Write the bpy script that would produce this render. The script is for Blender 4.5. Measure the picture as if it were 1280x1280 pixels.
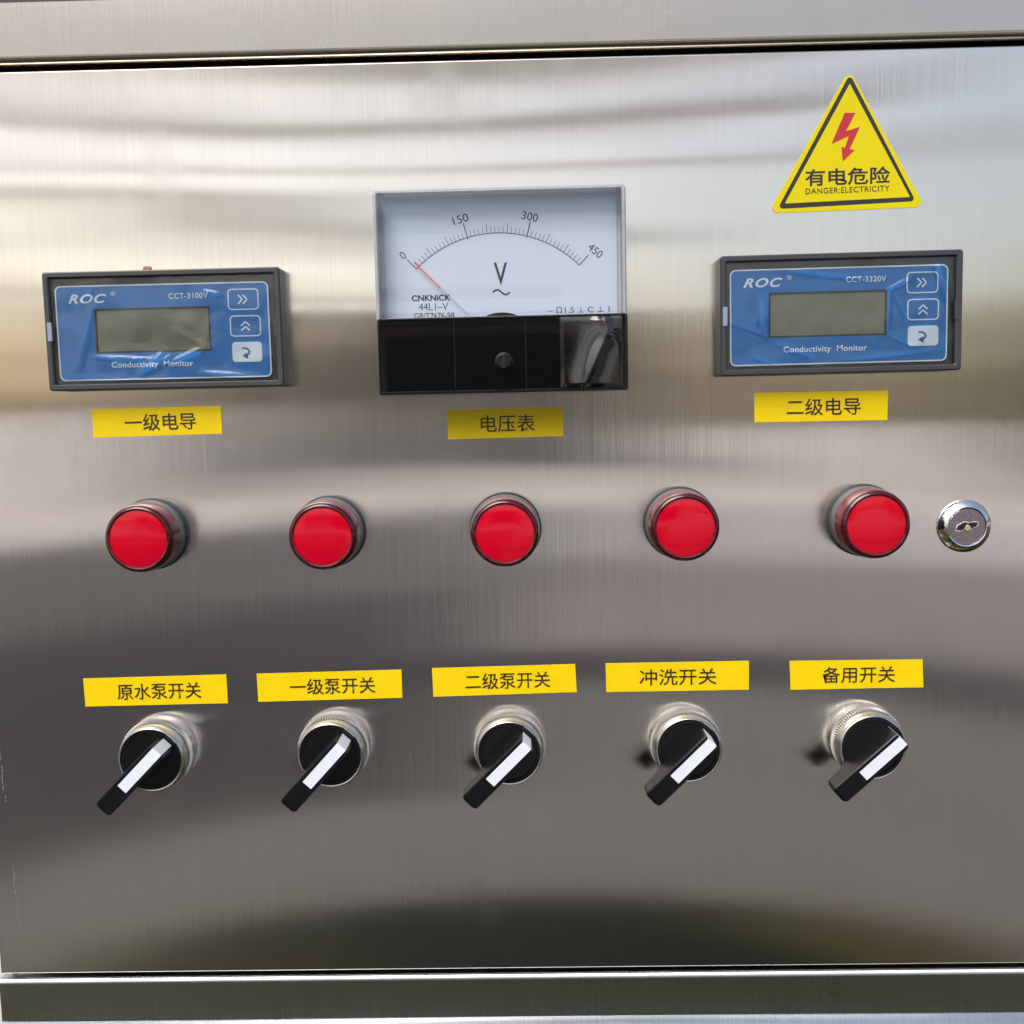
import bpy, bmesh, math, random
from mathutils import Vector, Matrix, noise

R = math.radians
sc = bpy.context.scene
for o in list(bpy.data.objects):
    bpy.data.objects.remove(o)
C = sc.collection

# ------------------------------------------------------------------ camera (metres; cabinet door face is the plane y = 0)
cam_d = bpy.data.cameras.new('camera')
cam = bpy.data.objects.new('camera', cam_d)
C.objects.link(cam)
_r = Vector((0.99968292, 0.01535133, -0.01995999))
_u = Vector((0.01824298, 0.10484176, 0.99432158))
_f = Vector((-0.0173568, 0.99437042, -0.10452846))
m = Matrix.Identity(4)
for i in range(3):
    m[i][0] = _r[i]; m[i][1] = _u[i]; m[i][2] = -_f[i]
m.translation = Vector((0.0072253, -0.4139369, 0.0435131))
cam.matrix_world = m
cam_d.sensor_width = 36.0
cam_d.lens = 36.0 * 1284 / 1280
cam_d.clip_start = 0.02
cam_d.clip_end = 2000
cam_d.dof.use_dof = False
sc.camera = cam

# ------------------------------------------------------------------ sky and sun: hazy daylight, the sun veiled, high in front of the door
SUN_EL, SUN_AZ = 50.0, 208.0
world = bpy.data.worlds.new('World')
sc.world = world
world.use_nodes = True
wn, wl = world.node_tree.nodes, world.node_tree.links
for n in list(wn):
    wn.remove(n)
sky = wn.new('ShaderNodeTexSky')
sky.sky_type = 'NISHITA'
sky.sun_disc = False
sky.sun_elevation = R(SUN_EL)
sky.sun_rotation = R(SUN_AZ)
sky.air_density = 1.0
sky.dust_density = 4.5
sky.ozone_density = 1.0
bg = wn.new('ShaderNodeBackground')
bg.inputs['Strength'].default_value = 0.12
wo = wn.new('ShaderNodeOutputWorld')
wl.new(sky.outputs[0], bg.inputs[0])
wl.new(bg.outputs[0], wo.inputs[0])

sl = bpy.data.lights.new('sun', 'SUN')
sl.energy = 1.4
sl.angle = R(46)
sl.color = (1.0, 0.97, 0.93)
sun = bpy.data.objects.new('sun', sl)
C.objects.link(sun)
sd = Vector((math.sin(R(SUN_AZ)) * math.cos(R(SUN_EL)), math.cos(R(SUN_AZ)) * math.cos(R(SUN_EL)), math.sin(R(SUN_EL))))
sun.rotation_euler = (-sd).to_track_quat('-Z', 'Y').to_euler()

sc.view_settings.view_transform = 'Standard'
sc.view_settings.look = 'None'
sc.view_settings.gamma = 1
sc.view_settings.exposure = 0.89
sc.cycles.max_bounces = 10
sc.cycles.glossy_bounces = 6
sc.cycles.transparent_max_bounces = 16
sc.cycles.caustics_reflective = False
sc.cycles.caustics_refractive = False

# ------------------------------------------------------------------ materials
def nd(nt, kind, **kw):
    n = nt.nodes.new(kind)
    for k, v in kw.items():
        setattr(n, k, v)
    return n

def principled(name, col, rough=0.5, metal=0.0, spec=0.5, coat=0.0, var=0.06, scale=40.0, bump=0.0, bump_scale=900.0):
    """plain surface with a little procedural mottling"""
    mt = bpy.data.materials.new(name)
    mt.use_nodes = True
    nt = mt.node_tree
    b = nt.nodes['Principled BSDF']
    tc = nd(nt, 'ShaderNodeTexCoord')
    nz = nd(nt, 'ShaderNodeTexNoise')
    nz.inputs['Scale'].default_value = scale
    nz.inputs['Detail'].default_value = 5
    nt.links.new(tc.outputs['Object'], nz.inputs['Vector'])
    mr = nd(nt, 'ShaderNodeMapRange')
    mr.inputs['To Min'].default_value = 1 - var
    mr.inputs['To Max'].default_value = 1 + var
    nt.links.new(nz.outputs['Fac'], mr.inputs['Value'])
    mx = nd(nt, 'ShaderNodeVectorMath', operation='SCALE')
    mx.inputs[0].default_value = col[:3]
    nt.links.new(mr.outputs[0], mx.inputs['Scale'])
    nt.links.new(mx.outputs[0], b.inputs['Base Color'])
    r2 = nd(nt, 'ShaderNodeMapRange')
    r2.inputs['To Min'].default_value = rough * 0.85
    r2.inputs['To Max'].default_value = min(1, rough * 1.15)
    nt.links.new(nz.outputs['Fac'], r2.inputs['Value'])
    nt.links.new(r2.outputs[0], b.inputs['Roughness'])
    b.inputs['Metallic'].default_value = metal
    b.inputs['Specular IOR Level'].default_value = spec
    b.inputs['Coat Weight'].default_value = coat
    b.inputs['Coat Roughness'].default_value = 0.05
    if bump:
        n2 = nd(nt, 'ShaderNodeTexNoise')
        n2.inputs['Scale'].default_value = bump_scale
        nt.links.new(tc.outputs['Object'], n2.inputs['Vector'])
        bp = nd(nt, 'ShaderNodeBump')
        bp.inputs['Strength'].default_value = bump
        bp.inputs['Distance'].default_value = 0.0003
        nt.links.new(n2.outputs['Fac'], bp.inputs['Height'])
        nt.links.new(bp.outputs[0], b.inputs['Normal'])
    return mt

def brushed_steel(name, base=(0.62, 0.59, 0.545), rough=0.14, ripple=1.0, bow=0.0, seed=0.0, streak=1.0):
    """vertically brushed stainless sheet: long fine scratches, slight waves in the sheet, a bow towards its sides"""
    mt = bpy.data.materials.new(name)
    mt.use_nodes = True
    nt = mt.node_tree
    L = nt.links.new
    b = nt.nodes['Principled BSDF']
    geo = nd(nt, 'ShaderNodeNewGeometry')
    sep = nd(nt, 'ShaderNodeSeparateXYZ')
    L(geo.outputs['Position'], sep.inputs[0])
    def M(op, a, bb=None, c=None):
        n = nd(nt, 'ShaderNodeMath', operation=op)
        for i, v in enumerate((a, bb, c)):
            if v is None:
                continue
            if isinstance(v, (int, float)):
                n.inputs[i].default_value = v
            else:
                L(v, n.inputs[i])
        return n.outputs[0]
    X, Z = sep.outputs['X'], sep.outputs['Z']
    def coords(sx, sz, off):
        c = nd(nt, 'ShaderNodeCombineXYZ')
        L(M('MULTIPLY_ADD', X, sx, off + seed), c.inputs[0])
        L(M('MULTIPLY', Z, sz), c.inputs[2])
        return c.outputs[0]
    def ns(vec, detail=2, rgh=0.5):
        n = nd(nt, 'ShaderNodeTexNoise')
        n.inputs['Scale'].default_value = 1.0
        n.inputs['Detail'].default_value = detail
        n.inputs['Roughness'].default_value = rgh
        L(vec, n.inputs['Vector'])
        return n.outputs['Fac']
    # sheet waves (low frequency along x, higher along z)
    w1 = M('SUBTRACT', ns(coords(1.6, 17.0, 3.1), 2), 0.5)
    w2 = M('SUBTRACT', ns(coords(2.6, 38.0, 17.7), 1), 0.5)
    up = M('SMOOTH_MIN', 1.0, M('MAXIMUM', M('MULTIPLY_ADD', Z, 5.0, 0.55), 0.25), 0.1)
    az = M('MULTIPLY', M('ADD', M('MULTIPLY', w1, 0.060 * ripple), M('MULTIPLY', w2, 0.044 * ripple)), up)
    if bow:
        x2 = M('MULTIPLY', M('ADD', X, -0.015), M('ADD', X, -0.015))
        az = M('ADD', az, M('MULTIPLY', x2, M('MULTIPLY_ADD', Z, -3.6 * bow, 0.25 * bow)))
    ax = M('MULTIPLY', M('SUBTRACT', ns(coords(9.0, 4.0, 41.0), 1), 0.5), 0.03 * ripple)
    # fine brushed scratches tilt the surface sideways
    s1 = M('SUBTRACT', ns(coords(2600.0, 16.0, 5.0), 3, 0.7), 0.5)
    s2 = M('SUBTRACT', ns(coords(700.0, 6.0, 9.0), 2, 0.6), 0.5)
    ax = M('ADD', ax, M('MULTIPLY', s1, 0.10 * streak))
    ax = M('ADD', ax, M('MULTIPLY', s2, 0.015 * streak))
    cv = nd(nt, 'ShaderNodeCombineXYZ')
    L(ax, cv.inputs[0]); L(az, cv.inputs[2])
    ad = nd(nt, 'ShaderNodeVectorMath', operation='ADD')
    L(geo.outputs['Normal'], ad.inputs[0]); L(cv.outputs[0], ad.inputs[1])
    nn = nd(nt, 'ShaderNodeVectorMath', operation='NORMALIZE')
    L(ad.outputs[0], nn.inputs[0])
    L(nn.outputs[0], b.inputs['Normal'])
    # colour grain
    s3 = M('SUBTRACT', ns(coords(30.0, 24.0, 77.0), 6, 0.7), 0.5)
    g = M('MULTIPLY_ADD', s1, 0.34 * streak, M('MULTIPLY_ADD', s2, 0.06 * streak, M('MULTIPLY_ADD', s3, 0.10, 1.0)))
    col = nd(nt, 'ShaderNodeVectorMath', operation='SCALE')
    col.inputs[0].default_value = base
    L(g, col.inputs['Scale'])
    L(col.outputs[0], b.inputs['Base Color'])
    b.inputs['Metallic'].default_value = 1.0
    L(M('MULTIPLY_ADD', ns(coords(14.0, 9.0, 23.0), 5, 0.65), 0.08, M('MULTIPLY_ADD', M('MAXIMUM', M('SUBTRACT', ns(coords(26.0, 20.0, 131.0), 5, 0.6), 0.56), 0.0), 0.28, rough - 0.04)), b.inputs['Roughness'])
    b.inputs['Anisotropic'].default_value = 1.0
    tg = nd(nt, 'ShaderNodeCombineXYZ')
    tg.inputs[0].default_value = 1.0
    L(tg.outputs[0], b.inputs['Tangent'])
    return mt

def clear(name, tint=(1, 1, 1), rough=0.02, base=0.04, gain=1.0, spec_col=(1, 1, 1), haze=0.0, haze_col=(0.8, 0.8, 0.8)):
    """thin clear plastic: see-through with a Fresnel reflection"""
    mt = bpy.data.materials.new(name)
    mt.use_nodes = True
    nt = mt.node_tree
    L = nt.links.new
    for n in list(nt.nodes):
        nt.nodes.remove(n)
    out = nd(nt, 'ShaderNodeOutputMaterial')
    tr = nd(nt, 'ShaderNodeBsdfTransparent')
    tr.inputs[0].default_value = (*tint, 1)
    gl = nd(nt, 'ShaderNodeBsdfGlossy')
    gl.inputs['Roughness'].default_value = rough
    gl.inputs['Color'].default_value = (*spec_col, 1)
    fr = nd(nt, 'ShaderNodeFresnel')
    fr.inputs['IOR'].default_value = 1.5
    mu = nd(nt, 'ShaderNodeMath', operation='MULTIPLY')
    mu.use_clamp = True
    mu.inputs[1].default_value = gain
    L(fr.outputs[0], mu.inputs[0])
    last = tr.outputs[0]
    if haze:
        df = nd(nt, 'ShaderNodeBsdfDiffuse')
        df.inputs[0].default_value = (*haze_col, 1)
        mh = nd(nt, 'ShaderNodeMixShader')
        mh.inputs[0].default_value = haze
        L(last, mh.inputs[1]); L(df.outputs[0], mh.inputs[2])
        last = mh.outputs[0]
    mx = nd(nt, 'ShaderNodeMixShader')
    L(mu.outputs[0], mx.inputs[0]); L(last, mx.inputs[1]); L(gl.outputs[0], mx.inputs[2])
    L(mx.outputs[0], out.inputs[0])
    return mt

def tape_material(name, col, wear=0.10):
    mt = principled(name, col, rough=0.42, spec=0.22, var=0.03, scale=60)
    nt = mt.node_tree
    b = nt.nodes['Principled BSDF']
    tc = nd(nt, 'ShaderNodeNewGeometry')
    n1 = nd(nt, 'ShaderNodeTexNoise')
    n1.inputs['Scale'].default_value = 90
    n1.inputs['Detail'].default_value = 3
    nt.links.new(tc.outputs['Position'], n1.inputs['Vector'])
    bp = nd(nt, 'ShaderNodeBump')
    bp.inputs['Strength'].default_value = 0.6
    bp.inputs['Distance'].default_value = 0.0006
    nt.links.new(n1.outputs['Fac'], bp.inputs['Height'])
    nt.links.new(bp.outputs[0], b.inputs['Normal'])
    return mt

M_ = {}
M_['door'] = brushed_steel('door_steel', bow=0.85, seed=0.0)
M_['rail'] = brushed_steel('header_steel', base=(0.53, 0.495, 0.44), ripple=0.5, streak=1.6, seed=31.0, rough=0.26)
M_['rail2'] = brushed_steel('lower_rail_steel', base=(0.62, 0.66, 0.68), ripple=0.3, seed=57.0, rough=0.28, streak=1.8)
M_['edge'] = principled('bent_steel_edge', (0.62, 0.61, 0.6), rough=0.22, metal=1.0, var=0.03)
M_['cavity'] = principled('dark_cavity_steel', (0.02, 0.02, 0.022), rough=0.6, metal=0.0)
M_['chrome'] = principled('satin_chrome', (0.60, 0.59, 0.57), rough=0.26, metal=1.0, var=0.04, scale=200)
M_['chrome_polished'] = principled('polished_chrome', (0.78, 0.78, 0.79), rough=0.07, metal=1.0, var=0.03, scale=300, bump=0.4, bump_scale=700)
M_['lockface'] = principled('worn_lock_face', (0.36, 0.32, 0.35), rough=0.14, metal=1.0, var=0.2, scale=900, bump=0.5, bump_scale=1500)  # purple-grey tint stands in for the dark reflection in the chrome
M_['brass'] = principled('brass_pin', (0.75, 0.68, 0.46), rough=0.2, metal=1.0)
M_['black'] = principled('glossy_black_plastic', (0.004, 0.004, 0.005), rough=0.16, spec=0.5, var=0.1)
M_['black_shiny'] = principled('mirror_black_plastic', (0.003, 0.003, 0.003), rough=0.03, spec=0.5, var=0.05)
M_['black_satin'] = principled('satin_black_plastic', (0.004, 0.004, 0.005), rough=0.30, spec=0.3, var=0.15, scale=300, bump=0.15)
M_['hole'] = principled('keyway_black', (0.004, 0.004, 0.004), rough=0.8)
M_['bezel'] = principled('grey_black_bezel', (0.030, 0.034, 0.040), rough=0.38, var=0.06, scale=200, bump=0.1)
M_['recess'] = principled('dark_recess_plate', (0.030, 0.032, 0.034), rough=0.2, var=0.1)
M_['tab'] = principled('blue_grey_clip', (0.20, 0.26, 0.34), rough=0.4)
M_['blue'] = principled('blue_membrane', (0.010, 0.165, 0.50), rough=0.3, var=0.04)
M_['blue2'] = principled('blue_key', (0.010, 0.155, 0.48), rough=0.3, var=0.03)
M_['bluesym'] = principled('blue_print', (0.04, 0.12, 0.36), rough=0.35)
M_['pale'] = principled('pale_blue_print', (0.68, 0.82, 0.92), rough=0.4)
M_['palekey'] = principled('pale_key', (0.66, 0.82, 0.95), rough=0.35)
M_['lcd'] = principled('lcd_glass', (0.165, 0.185, 0.150), rough=0.07, var=0.05, scale=30)
M_['lcdrim'] = principled('lcd_window_wall', (0.03, 0.035, 0.035), rough=0.4)
M_['white'] = principled('white_insert', (0.60, 0.65, 0.72), rough=0.5, var=0.04, scale=300)
M_['dial'] = principled('white_dial', (0.56, 0.66, 0.83), rough=0.55, var=0.01)
M_['ink'] = principled('dark_ink', (0.012, 0.010, 0.014), rough=0.5)
M_['ink_brown'] = principled('printed_ink', (0.022, 0.013, 0.004), rough=0.45)
M_['needle_red'] = principled('red_needle', (0.85, 0.05, 0.05), rough=0.4)
M_['needle_grey'] = principled('grey_needle', (0.30, 0.30, 0.36), rough=0.4)
M_['yellow'] = tape_material('yellow_tape', (0.68, 0.50, 0.001))
M_['signyellow'] = principled('yellow_sign', (0.56, 0.48, 0.001), spec=0.2, rough=0.5, var=0.03)
M_['signred'] = principled('red_print', (0.38, 0.015, 0.025), rough=0.4)
M_['red'] = principled('red_lens', (0.44, 0.0003, 0.013), spec=0.35, rough=0.09, var=0.02, scale=60)
M_['redglass'] = principled('dark_red_rim', (0.05, 0.002, 0.006), rough=0.08, var=0.1)
M_['redside'] = principled('red_side', (0.16, 0.010, 0.018), rough=0.12)
M_['greybody'] = principled('grey_lamp_body', (0.10, 0.115, 0.125), rough=0.35)
M_['rubber'] = principled('black_gasket', (0.02, 0.022, 0.024), rough=0.6)
M_['cover'] = clear('clear_cover', rough=0.015, gain=0.45)
M_['coverwall'] = clear('clear_cover_wall', tint=(0.80, 0.85, 0.90), rough=0.03, gain=1.2, haze=0.42, haze_col=(0.66, 0.70, 0.76))
M_['film'] = clear('crinkled_film', rough=0.08, gain=0.8)
M_['film2'] = clear('loose_film', rough=0.09, gain=1.7)
M_['glue'] = principled('brown_smudge', (0.22, 0.14, 0.10), rough=0.6)

# ------------------------------------------------------------------ mesh helpers: local frame (u right, v up, w out of the door), millimetres
def P(u, v, w):
    return Vector((u, -w, v)) * 0.001

class MB:
    def __init__(s):
        s.bm = bmesh.new()
    def prism(s, pts, w0, w1, ch=0.0, smooth=False):
        """outline pts (counter-clockwise seen from the front) from depth w0 out to w1, front edge chamfered by ch"""
        n = len(pts)
        def ring(w, inset):
            out = []
            for i in range(n):
                p = Vector(pts[i]); a = Vector(pts[i - 1]); b = Vector(pts[(i + 1) % n])
                if inset:
                    e1 = (p - a).normalized(); e2 = (b - p).normalized()
                    n1 = Vector((-e1.y, e1.x)); n2 = Vector((-e2.y, e2.x))
                    k = n1 + n2
                    d = k / max(0.3, k.dot(n1)) if k.length > 1e-6 else n1
                    p = p + d * inset
                out.append(s.bm.verts.new(P(p.x, p.y, w)))
            return out
        rings = [ring(w0, 0)]
        if ch > 0:
            rings += [ring(w1 - ch, 0), ring(w1 - ch * 0.3, ch * 0.3), ring(w1, ch)]
        else:
            rings.append(ring(w1, 0))
        for a, b in zip(rings, rings[1:]):
            for i in range(n):
                j = (i + 1) % n
                s.bm.faces.new((a[i], a[j], b[j], b[i]))
        s.bm.faces.new(rings[-1])
        s.bm.faces.new(list(reversed(rings[0])))
        return s
    def rrect(s, u0, u1, v0, v1, w0, w1, r=0.0, ch=0.0, seg=5):
        return s.prism(rr(u0, u1, v0, v1, r, seg), w0, w1, ch)
    def frame(s, o, i, w0, w1, ch=0.0):
        """picture frame between outer outline o and inner outline i (same count)"""
        n = len(o)
        def ring(pts, w):
            return [s.bm.verts.new(P(p[0], p[1], w)) for p in pts]
        def lerp(a, b, t):
            return [(a[k][0] + (b[k][0] - a[k][0]) * t, a[k][1] + (b[k][1] - a[k][1]) * t) for k in range(n)]
        t = 0.0
        if ch:
            dd = math.dist(o[0], i[0]) or 1
            t = min(0.45, ch / dd)
        rs = [ring(o, w0), ring(o, w1 - ch), ring(lerp(o, i, t), w1), ring(lerp(o, i, 1 - t), w1), ring(i, w1 - ch), ring(i, w0)]
        rs.append(rs[0])
        for a, b in zip(rs, rs[1:]):
            for k in range(n):
                j = (k + 1) % n
                try:
                    s.bm.faces.new((a[k], a[j], b[j], b[k]))
                except ValueError:
                    pass
        return s
    def lathe(s, prof, seg=72, cu=0.0, cv=0.0, cap=True):
        rings = []
        for r, w in prof:
            if r < 1e-6:
                rings.append([s.bm.verts.new(P(cu, cv, w))])
            else:
                rings.append([s.bm.verts.new(P(cu + r * math.cos(2 * math.pi * k / seg), cv + r * math.sin(2 * math.pi * k / seg), w)) for k in range(seg)])
        for a, b in zip(rings, rings[1:]):
            for k in range(seg):
                j = (k + 1) % seg
                if len(a) == 1 and len(b) == 1:
                    continue
                if len(a) == 1:
                    s.bm.faces.new((a[0], b[j], b[k]))
                elif len(b) == 1:
                    s.bm.faces.new((a[k], a[j], b[0]))
                else:
                    s.bm.faces.new((a[k], a[j], b[j], b[k]))
        return s
    def build(s, name, mat, parent=None, smooth=35.0, loc=None, rot=0.0):
        bmesh.ops.remove_doubles(s.bm, verts=s.bm.verts, dist=1e-7)
        bmesh.ops.recalc_face_normals(s.bm, faces=s.bm.faces)
        me = bpy.data.meshes.new(name)
        s.bm.to_mesh(me); s.bm.free()
        return link(name, me, mat, parent, smooth, loc, rot)

def link(name, me, mat, parent=None, smooth=None, loc=None, rot=0.0):
    me.materials.clear()
    me.materials.append(mat)
    if smooth is not None:
        me.set_sharp_from_angle(angle=R(smooth))
        for p in me.polygons:
            p.use_smooth = smooth >= 60 or abs(p.normal.y) < 0.9995 or len(p.vertices) == 3
    o = bpy.data.objects.new(name, me)
    C.objects.link(o)
    if parent:
        o.parent = parent
    if loc is not None:
        o.location = P(*loc)
    o.rotation_euler = (0, -R(rot), 0)
    return o

def rr(u0, u1, v0, v1, r, seg=5):
    if r <= 0:
        return [(u0, v0), (u1, v0), (u1, v1), (u0, v1)]
    pts = []
    for cx, cy, a0 in ((u1 - r, v0 + r, -90), (u1 - r, v1 - r, 0), (u0 + r, v1 - r, 90), (u0 + r, v0 + r, 180)):
        for k in range(seg + 1):
            a = R(a0 + 90 * k / seg)
            pts.append((cx + r * math.cos(a), cy + r * math.sin(a)))
    return pts

def thing(name, label, cat, x, z, rot=0.0, group=None):
    o = bpy.data.objects.new(name, None)
    C.objects.link(o)
    o.empty_display_size = 0.01
    o.location = (x * 0.001, 0, z * 0.001)
    o.rotation_euler = (0, -R(rot), 0)
    o['label'] = label; o['category'] = cat
    if group:
        o['group'] = group
    return o

def tag(o, label, cat, group=None):
    o['label'] = label; o['category'] = cat
    if group:
        o['group'] = group
    return o

def copy_tree(o, parent=None):
    c = o.copy()
    C.objects.link(c)
    c.parent = parent
    for ch in list(o.children):
        copy_tree(ch, c)
    return c

_tcache = {}
def text_mesh(body, bold=0.0, shear=0.0, spacing=1.0):
    cu = bpy.data.curves.new('lettering', 'FONT')
    cu.body = body
    cu.size = 1.0
    cu.offset = bold
    cu.shear = shear
    cu.space_character = spacing
    cu.resolution_u = 4
    cu.align_x = 'LEFT'
    ob = bpy.data.objects.new('lettering', cu)
    C.objects.link(ob)
    me = bpy.data.meshes.new_from_object(ob)
    bpy.data.objects.remove(ob)
    bpy.data.curves.remove(cu)
    return me

def lettering(name, body, parent, mat, u, v, w, width, height, bold=0.0, shear=0.0, rot=0.0, spacing=1.0, depth=0.04, flip=False):
    """flat print fitted to width x height (mm), centred on (u, v)"""
    me = text_mesh(body, bold, shear, spacing)
    xs = [q.co.x for q in me.vertices]; ys = [q.co.y for q in me.vertices]
    x0, x1, y0, y1 = min(xs), max(xs), min(ys), max(ys)
    sx = width / (x1 - x0); sy = height / (y1 - y0) if height else sx
    ca, sa = math.cos(R(rot)), math.sin(R(rot))
    for q in me.vertices:
        a = (q.co.x - (x0 + x1) / 2) * sx
        b_ = (q.co.y - (y0 + y1) / 2) * sy
        q.co = P(u + a * ca - b_ * sa, v + a * sa + b_ * ca, w)
    me.name = name
    # make the print face the viewer
    s = sum(p.normal.y * p.area for p in me.polygons)
    if s > 0:
        me.flip_normals()
    return link(name, me, mat, parent)

def stroke(mb, a, b, wd, w0, w1):
    a = Vector(a); b = Vector(b)
    d = (b - a).normalized(); n = Vector((-d.y, d.x)) * wd / 2
    mb.prism([tuple(a - n), tuple(b - n), tuple(b + n), tuple(a + n)], w0, w1)

def polyline(mb, pts, wd, w0, w1):
    pts = [Vector(p) for p in pts]
    for a, b in zip(pts, pts[1:]):
        stroke(mb, a, b, wd, w0, w1)

def film_sheet(name, parent, u0, u1, v0, v1, w, amp, scale, seed, mat, nx=90, ny=48, ridges=(), edge=3.0, lift=0.0):
    """creased clear film: a grid pushed out by noise and by sharp ridges"""
    bm = bmesh.new()
    g = []
    for j in range(ny + 1):
        row = []
        for i in range(nx + 1):
            u = u0 + (u1 - u0) * i / nx
            v = v0 + (v1 - v0) * j / ny
            q = Vector((u * scale, v * scale, seed))
            h = noise.noise(q) * 0.7 + noise.noise(q * 2.3 + Vector((7, 3, 1))) * 0.35
            h += 0.35 * abs(noise.noise(q * 1.6 + Vector((1, 9, 4))))
            h *= amp
            for (au, av, bu, bv, hh, ww) in ridges:
                A = Vector((au, av)); B = Vector((bu, bv)); p = Vector((u, v))
                t = max(0, min(1, (p - A).dot(B - A) / (B - A).length_squared))
                d = (p - (A + (B - A) * t)).length
                h += hh * math.exp(-(d / ww) ** 1.3) * math.sin(math.pi * (0.08 + 0.84 * t)) ** 0.7
            e = min(u - u0, u1 - u, v - v0, v1 - v) / edge
            e = max(0.0, min(1.0, e))
            row.append(bm.verts.new(P(u, v, w + (h + lift) * e)))
        g.append(row)
    for j in range(ny):
        for i in range(nx):
            bm.faces.new((g[j][i], g[j][i + 1], g[j + 1][i + 1], g[j + 1][i]))
    me = bpy.data.meshes.new(name)
    bm.to_mesh(me); bm.free()
    return link(name, me, mat, parent, smooth=60)

# ------------------------------------------------------------------ the setting: unseen yard, strips and buildings added for the door's reflections
def ground_material():
    mt = bpy.data.materials.new('ground_concrete')
    mt.use_nodes = True
    nt = mt.node_tree
    L = nt.links.new
    b = nt.nodes['Principled BSDF']
    geo = nd(nt, 'ShaderNodeNewGeometry')
    n1 = nd(nt, 'ShaderNodeTexNoise'); n1.inputs['Scale'].default_value = 0.35; n1.inputs['Detail'].default_value = 6
    n2 = nd(nt, 'ShaderNodeTexNoise'); n2.inputs['Scale'].default_value = 6; n2.inputs['Detail'].default_value = 8
    L(geo.outputs['Position'], n1.inputs['Vector']); L(geo.outputs['Position'], n2.inputs['Vector'])
    cr = nd(nt, 'ShaderNodeValToRGB')
    cr.color_ramp.elements[0].position = 0.3; cr.color_ramp.elements[0].color = (0.45, 0.43, 0.42, 1)
    cr.color_ramp.elements[1].position = 0.7; cr.color_ramp.elements[1].color = (0.63, 0.595, 0.575, 1)
    mx = nd(nt, 'ShaderNodeMath', operation='MULTIPLY_ADD')
    mx.inputs[1].default_value = 0.4
    L(n2.outputs['Fac'], mx.inputs[0])
    m2 = nd(nt, 'ShaderNodeMath', operation='MULTIPLY'); m2.inputs[1].default_value = 0.6
    L(n1.outputs['Fac'], m2.inputs[0]); L(m2.outputs[0], mx.inputs[2])
    L(mx.outputs[0], cr.inputs[0]); L(cr.outputs[0], b.inputs['Base Color'])
    b.inputs['Roughness'].default_value = 0.9
    b.inputs['Specular IOR Level'].default_value = 0.1
    return mt

def box(bm, x0, x1, y0, y1, z0, z1):
    vs = [bm.verts.new((x, y, z)) for z in (z0, z1) for (x, y) in ((x0, y0), (x1, y0), (x1, y1), (x0, y1))]
    for f in ((0, 3, 2, 1), (4, 5, 6, 7), (0, 1, 5, 4), (1, 2, 6, 5), (2, 3, 7, 6), (3, 0, 4, 7)):
        bm.faces.new([vs[k] for k in f])

def boxes(name, mat, lst, parent=None):
    bm = bmesh.new()
    for b_ in lst:
        box(bm, *b_)
    me = bpy.data.meshes.new(name)
    bm.to_mesh(me); bm.free()
    return link(name, me, mat, parent)

FLOOR = -1.25
def sheet(name, mat, x0, x1, y0, y1, z):
    me = bpy.data.meshes.new(name)
    me.from_pydata([(x0, y0, z), (x1, y0, z), (x1, y1, z), (x0, y1, z)], [], [(0, 1, 2, 3)])
    o = link(name, me, mat)
    o['kind'] = 'structure'
    return o
sheet('ground', ground_material(), -400, 400, -600, 200, FLOOR)
M_['apron'] = principled('apron_concrete', (0.140, 0.140, 0.136), rough=0.9, spec=0.06, var=0.25, scale=0.9)
M_['apron2'] = principled('grey_tarmac', (0.245, 0.228, 0.228), rough=0.9, spec=0.06, var=0.3, scale=1.2)
M_['asphalt'] = principled('worn_asphalt', (0.042, 0.043, 0.046), rough=0.9, spec=0.06, var=0.25, scale=1.2)

def floor_material():
    mt = principled('painted_floor', (0.02, 0.03, 0.022), rough=0.6, var=0.3, scale=1.6)
    nt = mt.node_tree
    L = nt.links.new
    b = nt.nodes['Principled BSDF']
    b.inputs['Specular IOR Level'].default_value = 0.05
    geo = nd(nt, 'ShaderNodeNewGeometry')
    mp = nd(nt, 'ShaderNodeMapping'); mp.inputs['Scale'].default_value = (0.75, 2.3, 1); mp.inputs['Location'].default_value = (0.4, 1.3, 0)
    L(geo.outputs['Position'], mp.inputs[0])
    nz = nd(nt, 'ShaderNodeTexNoise'); nz.inputs['Scale'].default_value = 1.0; nz.inputs['Detail'].default_value = 2
    L(mp.outputs[0], nz.inputs['Vector'])
    # the paint is worn towards the sides of the yard
    sx = nd(nt, 'ShaderNodeSeparateXYZ'); L(geo.outputs['Position'], sx.inputs[0])
    ab = nd(nt, 'ShaderNodeMath', operation='ABSOLUTE'); L(sx.outputs['X'], ab.inputs[0])
    wr = nd(nt, 'ShaderNodeMapRange'); wr.inputs['From Min'].default_value = 0.55; wr.inputs['From Max'].default_value = 1.5
    wr.inputs['To Min'].default_value = -0.12; wr.inputs['To Max'].default_value = 0.13
    L(ab.outputs[0], wr.inputs['Value'])
    sm = nd(nt, 'ShaderNodeMath', operation='ADD'); L(nz.outputs['Fac'], sm.inputs[0]); L(wr.outputs[0], sm.inputs[1])
    cr = nd(nt, 'ShaderNodeValToRGB')
    e = cr.color_ramp.elements
    e[0].position = 0.40; e[0].color = (0.0025, 0.006, 0.004, 1)
    e[1].position = 0.64; e[1].color = (0.050, 0.034, 0.015, 1)
    k = e.new(0.53); k.color = (0.036, 0.040, 0.011, 1)
    L(sm.outputs[0], cr.inputs[0]); L(cr.outputs[0], b.inputs['Base Color'])
    return mt
sheet('floor', floor_material(), -9, 9, -2.19, 3, FLOOR + 0.008)
sheet('pavement', M_['apron'], -12, 12, -4.94, 3, FLOOR + 0.004)
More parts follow.
